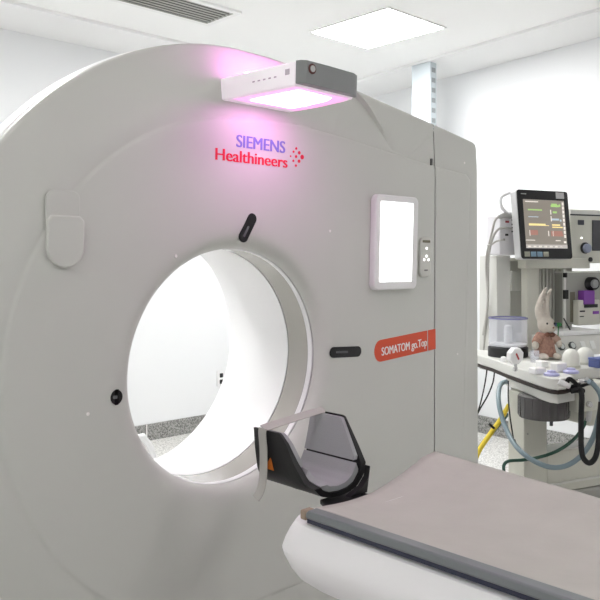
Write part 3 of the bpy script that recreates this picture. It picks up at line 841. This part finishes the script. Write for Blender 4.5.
# breathing-valve domes
for px, py, rr, hh, lab in ((571, 367.5, 8.5, 19, 'taller cream valve dome between the gauges and the lilac lids'), (585, 364, 8.6, 17, 'cream valve dome on the right beside the blue box')):
    r = stand('valve_dome', px, py, lab, 'valve dome', 'cream valve domes on the tray'); k = scale_at(px, py)
    pr = [(rr*k, 0), (rr*k, hh*.45*k)]+[(rr*k*cos(t), hh*.45*k+hh*.55*k*sin(t)) for t in [pi/2*q/8 for q in range(1, 8)]]
    MB().lathe(pr, 28).build('dome', CREAMD, r)
    MB().lathe([(rr*1.08*k, 0), (rr*1.08*k, hh*.14*k)], 28).build('dome_collar', BEIGE, r)
r = stand('blue_box', 602, 367.5, 'blue box at the right edge of the machine tray', 'box'); k = scale_at(602, 367)
MB().box(-8*k, 10*k, -.015, .05, 0, 7*k).build('carton', BLUEBOX, r, .003)
MB().box(-8*k-.001, 10*k+.001, -.016, .051, 7.1*k, 9.5*k).build('lid', BLUEBOX, r, .002)

# patient monitor (stands on the machine's frame beam)
vm = .42
pbm = ml(546, 258, .54)
c0, c1 = ml(517.5, 190, vm), ml(573, 259, vm)
tl_, tr_, br_, bl_ = ml(518, 189.5, vm), ml(571.5, 193.5, vm), ml(573.8, 257.5, vm), ml(524.5, 261, vm)
uc = (tl_.x+tr_.x+br_.x+bl_.x)/4; W2 = (br_.x-bl_.x+tr_.x-tl_.x)/4; zb, zt_ = (bl_.z+br_.z)/2, (tl_.z+tr_.z)/2
zbeam = ml(554, 258, .54).z
PM = empty('patient_monitor', mw((uc, vm+.06, zbeam+.0005)), (0, 0, YAW))
tag(PM, 'patient monitor with black bezel and lit screen on top of the machine', 'patient monitor')
def pmv(u, v, z): return (u-uc, v-vm-.06, z-zbeam-.0005)
Hh = (zt_-zb)*1.035; W2 *= 1.0
lean = math.atan2((bl_.x-tl_.x+br_.x-tr_.x)/2, Hh)*0
ML = Matrix.Translation((0, -.06, zb-zbeam)) @ Matrix.Rotation(rad(-6), 4, 'X')
CS = MB().prism(rrect(-W2, W2, 0, Hh, .018), .004, .055, 'y', ML).build('housing', LGREY, PM, .006, 3)
BZ = MB().prism(rrect(-W2+.002, W2-.002, .002, Hh-.002, .017), -.004, .0035, 'y', ML).build('bezel', BLKGLOSS, PM, .003)
# screen contents as one mesh of many little lit marks
f = MB(); sx0, sx1, sz0, sz1 = -W2*.80, W2*.80, Hh*.155, Hh*.855
f.box(sx0, sx1, -.0055, -.003, sz0, sz1, ML)
def mark(mi, x0, x1, z0, z1):
    f.mi = mi; f.box(sx0+(sx1-sx0)*x0, sx0+(sx1-sx0)*x1, -.0062, -.0054, sz0+(sz1-sz0)*z0, sz0+(sz1-sz0)*z1, ML)
mark(6, 0, 1, .0, .075)
for q in range(7): mark(3, .04+.13*q, .11+.13*q, .02, .05)
mark(3, .05, .36, .945, .965); mark(1, .10, .44, .775, .80); mark(5, .10, .34, .635, .65)
mark(2, .10, .50, .475, .505); mark(2, .10, .58, .462, .475); mark(3, .0, .22, .155, .17)
mark(4, .12, .30, .27, .37); mark(3, .10, .115, .25, .37); mark(4, .62, .90, .25, .36)
mark(3, .55, .57, .25, .36); mark(3, .66, .68, .25, .36)
mark(1, .66, .86, .86, .90); mark(1, .68, .82, .90, .93); mark(1, .86, .90, .87, .92); mark(3, .64, .66, .70, .80); mark(1, .70, .80, .73, .77)
mark(5, .66, .84, .58, .62); mark(3, .64, .66, .56, .67); mark(5, .86, .90, .56, .60)
mark(2, .66, .86, .47, .50); mark(2, .66, .92, .425, .45); mark(4, .86, .92, .25, .31); mark(3, .72, .84, .15, .17)
for q in range(9): mark(3, .94, .985, .22+.085*q, .285+.085*q)
mark(3, .92, .98, .11, .15)
f.build('screen', [MONBG, MG, MY, MW, MR, MBL, MGREY], PM, smoothit=False)
f = MB()
for q, mm in enumerate((0, 1, 1, 0)):
    f.mi = mm; f.box(-W2*.88+q*W2*.24, -W2*.88+q*W2*.24+W2*.2, -.0055, -.0035, Hh*.035, Hh*.105, ML)
f.build('key_row', [mat('key_tan', (.35, .35, .28), .5), mat('key_blue', (.20, .32, .42), .5)], PM, smoothit=False)
MB().box(W2*.50, W2*.82, -.0055, -.0035, Hh*.885, Hh*.975, ML).build('status_label', LGREY, PM)
text_o = MB().box(-W2*.86, -W2*.66, -.0052, -.0035, Hh*.925, Hh*.94, ML).build('name_plate', mat('plate_grey', (.22, .22, .22), .5), PM)
# module rack on the left rear with coloured ports
r0, r1 = ml(500, 215, .54), ml(522, 257, .54)
rk0, rk1 = pmv(r0.x, .54, r0.z), pmv(r1.x, .54, r1.z)
ztw = ml(503.7, 255.5, .62).z-zbeam+.001
RK = MB().box(rk0[0], rk1[0]+.01, rk0[1]-.0, rk0[1]+.12, ztw, rk0[2]).build('module_rack', mat('rack_white', (.66, .65, .67), .4), PM, .008, 3)
MB().box(rk1[0]-.02, rk1[0]+.06, -.002, rk0[1]+.10, ztw, rk0[2]-.02).build('rack_neck', LGREY, PM, .006)
def port(px, py, w_, h_, m, n_='port'):
    p = ml(px, py, .54); q = pmv(p.x, .54, p.z); MB().box(q[0]-w_, q[0]+w_, q[1]-.004, q[1]+.004, q[2]-h_, q[2]+h_).build(n_, m, RK)
port(507, 221.8, .012, .006, mat('port_red', (.30, .02, .03), .4)); port(506.5, 234.8, .010, .006, BLK)
for yy in (215.5, 220, 224.5, 228, 231.5): port(512.2, yy, .005, .005, DGREY)
port(504, 239.6, .005, .006, BEIGED)
# grey handle on the back of the housing
MB().tube([(-W2-.012, .03, Hh*.62), (-W2-.055, .04, Hh*.72), (-W2-.05, .05, Hh*.86), (-W2+.002, .04, Hh*.93)], .010, 8).build('handle', mat('pale_grey', (.66, .66, .67), .4), PM)

# plush rabbit sitting on the tray
pr = on_tray(545, 358.5); k = scale_at(545, 358.5)
RB = empty('plush_rabbit', mw(pr), (0, 0, YAW-rad(12))); tag(RB, 'cream plush rabbit in a pinkish dress sitting on the machine tray', 'soft toy')
def remesh(name, balls, tubes, m, parent, vox=.0045):
    f = MB()
    for c_, r_ in balls: f.ball([q*k for q in c_], [q*k for q in r_], 20)
    for pts, ra, rb in tubes: f.tube([[q*k for q in p_] for p_ in pts], ra*k, 12, 6, rb*k)
    o = f.build(name, m, parent, weld=False)
    md = o.modifiers.new('r', 'REMESH'); md.mode = 'VOXEL'; md.voxel_size = vox
    bpy.context.view_layer.update()
    me = bpy.data.meshes.new_from_object(o.evaluated_get(bpy.context.evaluated_depsgraph_get()))
    o.modifiers.clear(); o.data = me
    bm = bmesh.new(); bm.from_mesh(me)
    for _ in range(2): bmesh.ops.smooth_vert(bm, verts=bm.verts, factor=.5, use_axis_x=True, use_axis_y=True, use_axis_z=True)
    bm.to_mesh(me); bm.free(); me.shade_smooth()
    me.materials.clear(); me.materials.append(m)
    return o
remesh('body', [((0, 0, 13), (8.5, 7, 12)), ((.5, -1, 34), (8.6, 8.2, 8.8)), ((3, -6.5, 30.5), (5, 4, 4)), ((-7, -9, 3.2), (4.2, 7, 3.4)), ((7, -10, 3.2), (4.2, 7, 3.4)), ((-13, -4, 14), (3.6, 3.4, 4.6)), ((12, -6, 15), (3.4, 3.2, 4)), ((0, -.5, 24), (5, 5, 5))],
       [([(-6, 0, 22), (-10, -2, 18.5), (-13, -4, 14.5)], 3.6, 2.8), ([(6, 0, 22), (10, -3, 19), (12, -6, 15.5)], 3.6, 2.8),
        ([(-4, 1, 40), (-6, 2, 48), (-4, 2.5, 57), (1, 3, 67), (3, 3, 71)], 4.6, 1.2), ([(2, 2, 41), (2.5, 3, 49), (4, 3.5, 58), (6.5, 3.5, 65), (9.5, 3.5, 70)], 4.4, 1.2)], FURW, RB, .0055)
dr = MB()
prd = [(11, 2.5), (11.2, 5), (9.6, 13), (8, 19), (6.2, 24.5), (5.2, 26)]
dr.lathe([(a_*k, b_*k) for a_, b_ in prd], 28, Matrix.Scale(.88, 4, (0, 1, 0)), cap=False)
o = dr.build('dress', FURP, RB); sm = o.modifiers.new('t', 'SOLIDIFY'); sm.thickness = .004
f = MB(); f.tube([[q*k for q in p_] for p_ in ((-5, 0, 23), (-9.6, -2, 19), (-12.2, -3.6, 16))], 4.9*k, 12, 6, 4.2*k).build('sleeve', FURP, RB)
f = MB(); f.tube([[q*k for q in p_] for p_ in ((5, 0, 23), (9.6, -3, 19.4), (11.4, -5, 17))], 4.9*k, 12, 6, 4.2*k).build('sleeve', FURK, RB)
for x in (-2.6, 5.6):
    MB().ball((x*k, -8.3*k, 35.6*k), (1.05*k, .8*k, 1.15*k), 12).build('eye', BLK, RB)
MB().ball((3.2*k, -10.3*k, 31.6*k), (1.2*k, .8*k, .9*k), 10).build('nose', BROWN, RB)
f = MB(); f.ball((-1.2*k, -6.6*k, 24.5*k), (3.2*k, 2*k, 2.2*k), 12); f.ball((4.0*k, -6.6*k, 24.2*k), (3.2*k, 2*k, 2.2*k), 12); f.ball((1.4*k, -7.4*k, 24.4*k), (1.3*k, 1.4*k, 1.4*k), 10); f.build('bow', BROWN, RB)
# green felt clip by the rabbit's arm
pg = ml(558.5, 329, .19)
GC = empty('felt_leaf', mw(pg), (0, 0, YAW)); tag(GC, 'green felt leaf with a blue tip at the right of the plush rabbit', 'ornament')
MB().ball((0, 0, .024), (.021, .012, .011), 16).build('leaf', GREEN, GC)
MB().ball((-.026, -.004, .026), (.009, .010, .010), 12).build('tip', mat('felt_blue', (.05, .06, .15), .8), GC)
MB().tube([(.0, .0, .016), (.002, .003, .0), (.002, .006, -.040)], .003, 8).build('stalk', GREEN, GC)
# black pen leaning on the work surface
o = MB().tube([mw(ml(563.8, 318.5, .50)), mw(ml(570, 329.6, .41))], .004, 10).build('pen', BLK)
tag(o, 'thin black pen leaning against the white work surface beside the rabbit', 'pen')

# ------------------------------------------------------------------ HOSES AND CABLES
def hose(name, pts, rr, m, label, cat, n=10, sub=8):
    o = MB().tube([mw(ml(*p_)) for p_ in pts], rr, n, sub).build(name, m); tag(o, label, cat); return o
hose('blue_hose', [(507, 381.5, .10), (501, 384, .10), (498.5, 393, .06), (499, 405, 0.000), (502.5, 419, -0.049), (508, 433, -0.116), (515, 445, -0.198), (525, 455, -0.264), (538, 463, -0.314), (553, 467.5, -0.330), (568, 465, -0.330), (582, 455, -0.346), (592, 440, -0.363), (597, 424, -0.363), (601, 404, -0.363), (600, 394, -0.380), (594, 385, -0.388), (589, 381.5, -0.388)], .0115, HOSEB, 'pale blue hose looping from the tray down in front of the cabinet', 'hose', 12)
hose('black_hose', [(580.5, 390, -0.360), (581.8, 397, -0.405), (581.3, 412, -0.405), (581, 430, -0.405), (581.5, 450, -0.405), (584, 459, -0.405), (589.5, 463, -0.405), (595, 458, -0.405), (598, 446, -0.405), (599, 428, -0.405), (600, 413, -0.405), (601, 402, -0.405)], .012, RUBBER, 'thick black hose hanging in a narrow loop below the black connectors', 'hose', 12)
hose('green_hose', [(504, 472, -.06), (504, 465, -.06), (509, 461, -.07), (523, 460, -.08), (540, 457, -.09), (557, 451, -.10), (572, 441, -.11), (582, 429, -.12), (588, 416, -.14), (589, 408, -.145)], .008, HOSEG, 'dark green hose crossing the front of the machine cabinet', 'hose')
hose('grey_coupling', [(589.4, 407.5, -.175), (589.3, 413, -.175), (588.3, 421, -.17)], .013, LGREY, 'short grey coupling on the upper end of the dark green hose', 'coupling')
hose('yellow_hose', [(509, 405, .30), (505, 412, .30), (499.5, 421, .30), (493, 430, .30), (486, 440, .30), (480, 449, .30), (475, 460, .30), (470, 475, .30)], .013, HOSEY, 'yellow hose running down to the floor beside the scanner', 'hose')
hose('cable_tie', [(489.2, 424.0, .285), (494.0, 428.2, .285)], .007, BLK, 'black clip holding the yellow hose', 'clip')
hose('teal_hose', [(508, 414, .33), (503.5, 419.5, .33), (498, 426, .33), (491, 434, .33), (484, 441, .33), (476, 452, .33)], .009, mat('teal_hose', (.035, .10, .095), .4), 'dark teal hose just behind the yellow hose', 'hose')
hose('black_cable', [(487, 369, 0.440), (485.5, 380, 0.440), (482.5, 395, 0.440), (478.5, 410, 0.440), (473, 424, 0.440)], .004, RUBBER, 'leftmost thin black cable hanging below the left end of the tray', 'cable', 8)
hose('black_cable', [(494.5, 371, 0.410), (493, 382, 0.410), (488, 395, 0.410), (480, 409, 0.410), (474, 421, 0.410)], .004, RUBBER, 'second thin black cable below the tray, nearer the blue hose', 'cable', 8)
o = hose('sensor_cable', [(508.6, 381, .06), (508.2, 396, .0), (509.5, 412, -.008), (511.5, 427, -.012), (513.6, 440, -.014)], .0035, RUBBER, 'thin black cable with a thick plug hanging along the machine column', 'cable', 8)
MB().tube([mw(ml(513.6, 440, -.014)), mw(ml(516.5, 448, -.014))], .009, 10).build('plug', BLK, o)
hose('monitor_cable', [(512, 229, 0.530), (505, 228, 0.500), (498, 229.5, 0.500), (493.5, 236, 0.520), (490.5, 246, 0.560), (488.5, 258, 0.600), (488, 275, 0.630), (488, 292, 0.650), (487, 312, 0.680), (485, 330, 0.720), (484, 350, 0.740)], .0065, CABLEG, 'grey cable from the middle port of the monitor rack hanging down', 'cable', 8)
o = hose('monitor_cable', [(509, 215.5, 0.528), (503, 215.5, 0.510), (497.5, 217.5, 0.510), (494.5, 222, 0.520), (492, 232, 0.540), (489.5, 243, 0.570), (487, 253, 0.600), (486, 268, 0.630), (487, 283, 0.650), (488, 300, 0.670), (486.5, 315, 0.700), (483, 335, 0.740)], .0065, CABLEG, 'grey cable with a thick plug from the top port of the monitor rack', 'cable', 8)
MB().tube([mw(ml(510.5, 215.5, 0.526)), mw(ml(504, 215.3, 0.510)), mw(ml(499, 217, 0.508))], .020, 10, 6, .012).build('plug', mat('plug_grey', (.36, .36, .35), .5), o)
hose('monitor_cable', [(503, 240, 0.535), (497, 241, 0.530), (491.5, 244.5, 0.550), (487, 245.5, 0.570)], .005, CABLEG, 'short pale cable leaving the lowest port of the monitor rack', 'cable', 8)

# ------------------------------------------------------------------ CAMERA, WORLD, VIEW
cd = bpy.data.cameras.new('camera'); cam = bpy.data.objects.new('camera', cd); C.objects.link(cam)
cam.location = CAM; cam.rotation_euler = (pi/2, 0, -TH)
cd.sensor_fit = 'HORIZONTAL'; cd.sensor_width = 36; cd.lens = 36*F/600
cd.shift_y = -(300-CY)/600; cd.clip_start = .02
SC.camera = cam
wd = bpy.data.worlds.new('world'); SC.world = wd; wd.use_nodes = True
wd.node_tree.nodes['Background'].inputs['Color'].default_value = (.8, .85, .9, 1)
wd.node_tree.nodes['Background'].inputs['Strength'].default_value = .2
SC.view_settings.view_transform = 'Standard'; SC.view_settings.look = 'None'
SC.view_settings.gamma = 1; SC.view_settings.use_curve_mapping = False
SC.view_settings.exposure = 0.29
SC.cycles.diffuse_bounces = 10
SC.cycles.max_bounces = 16
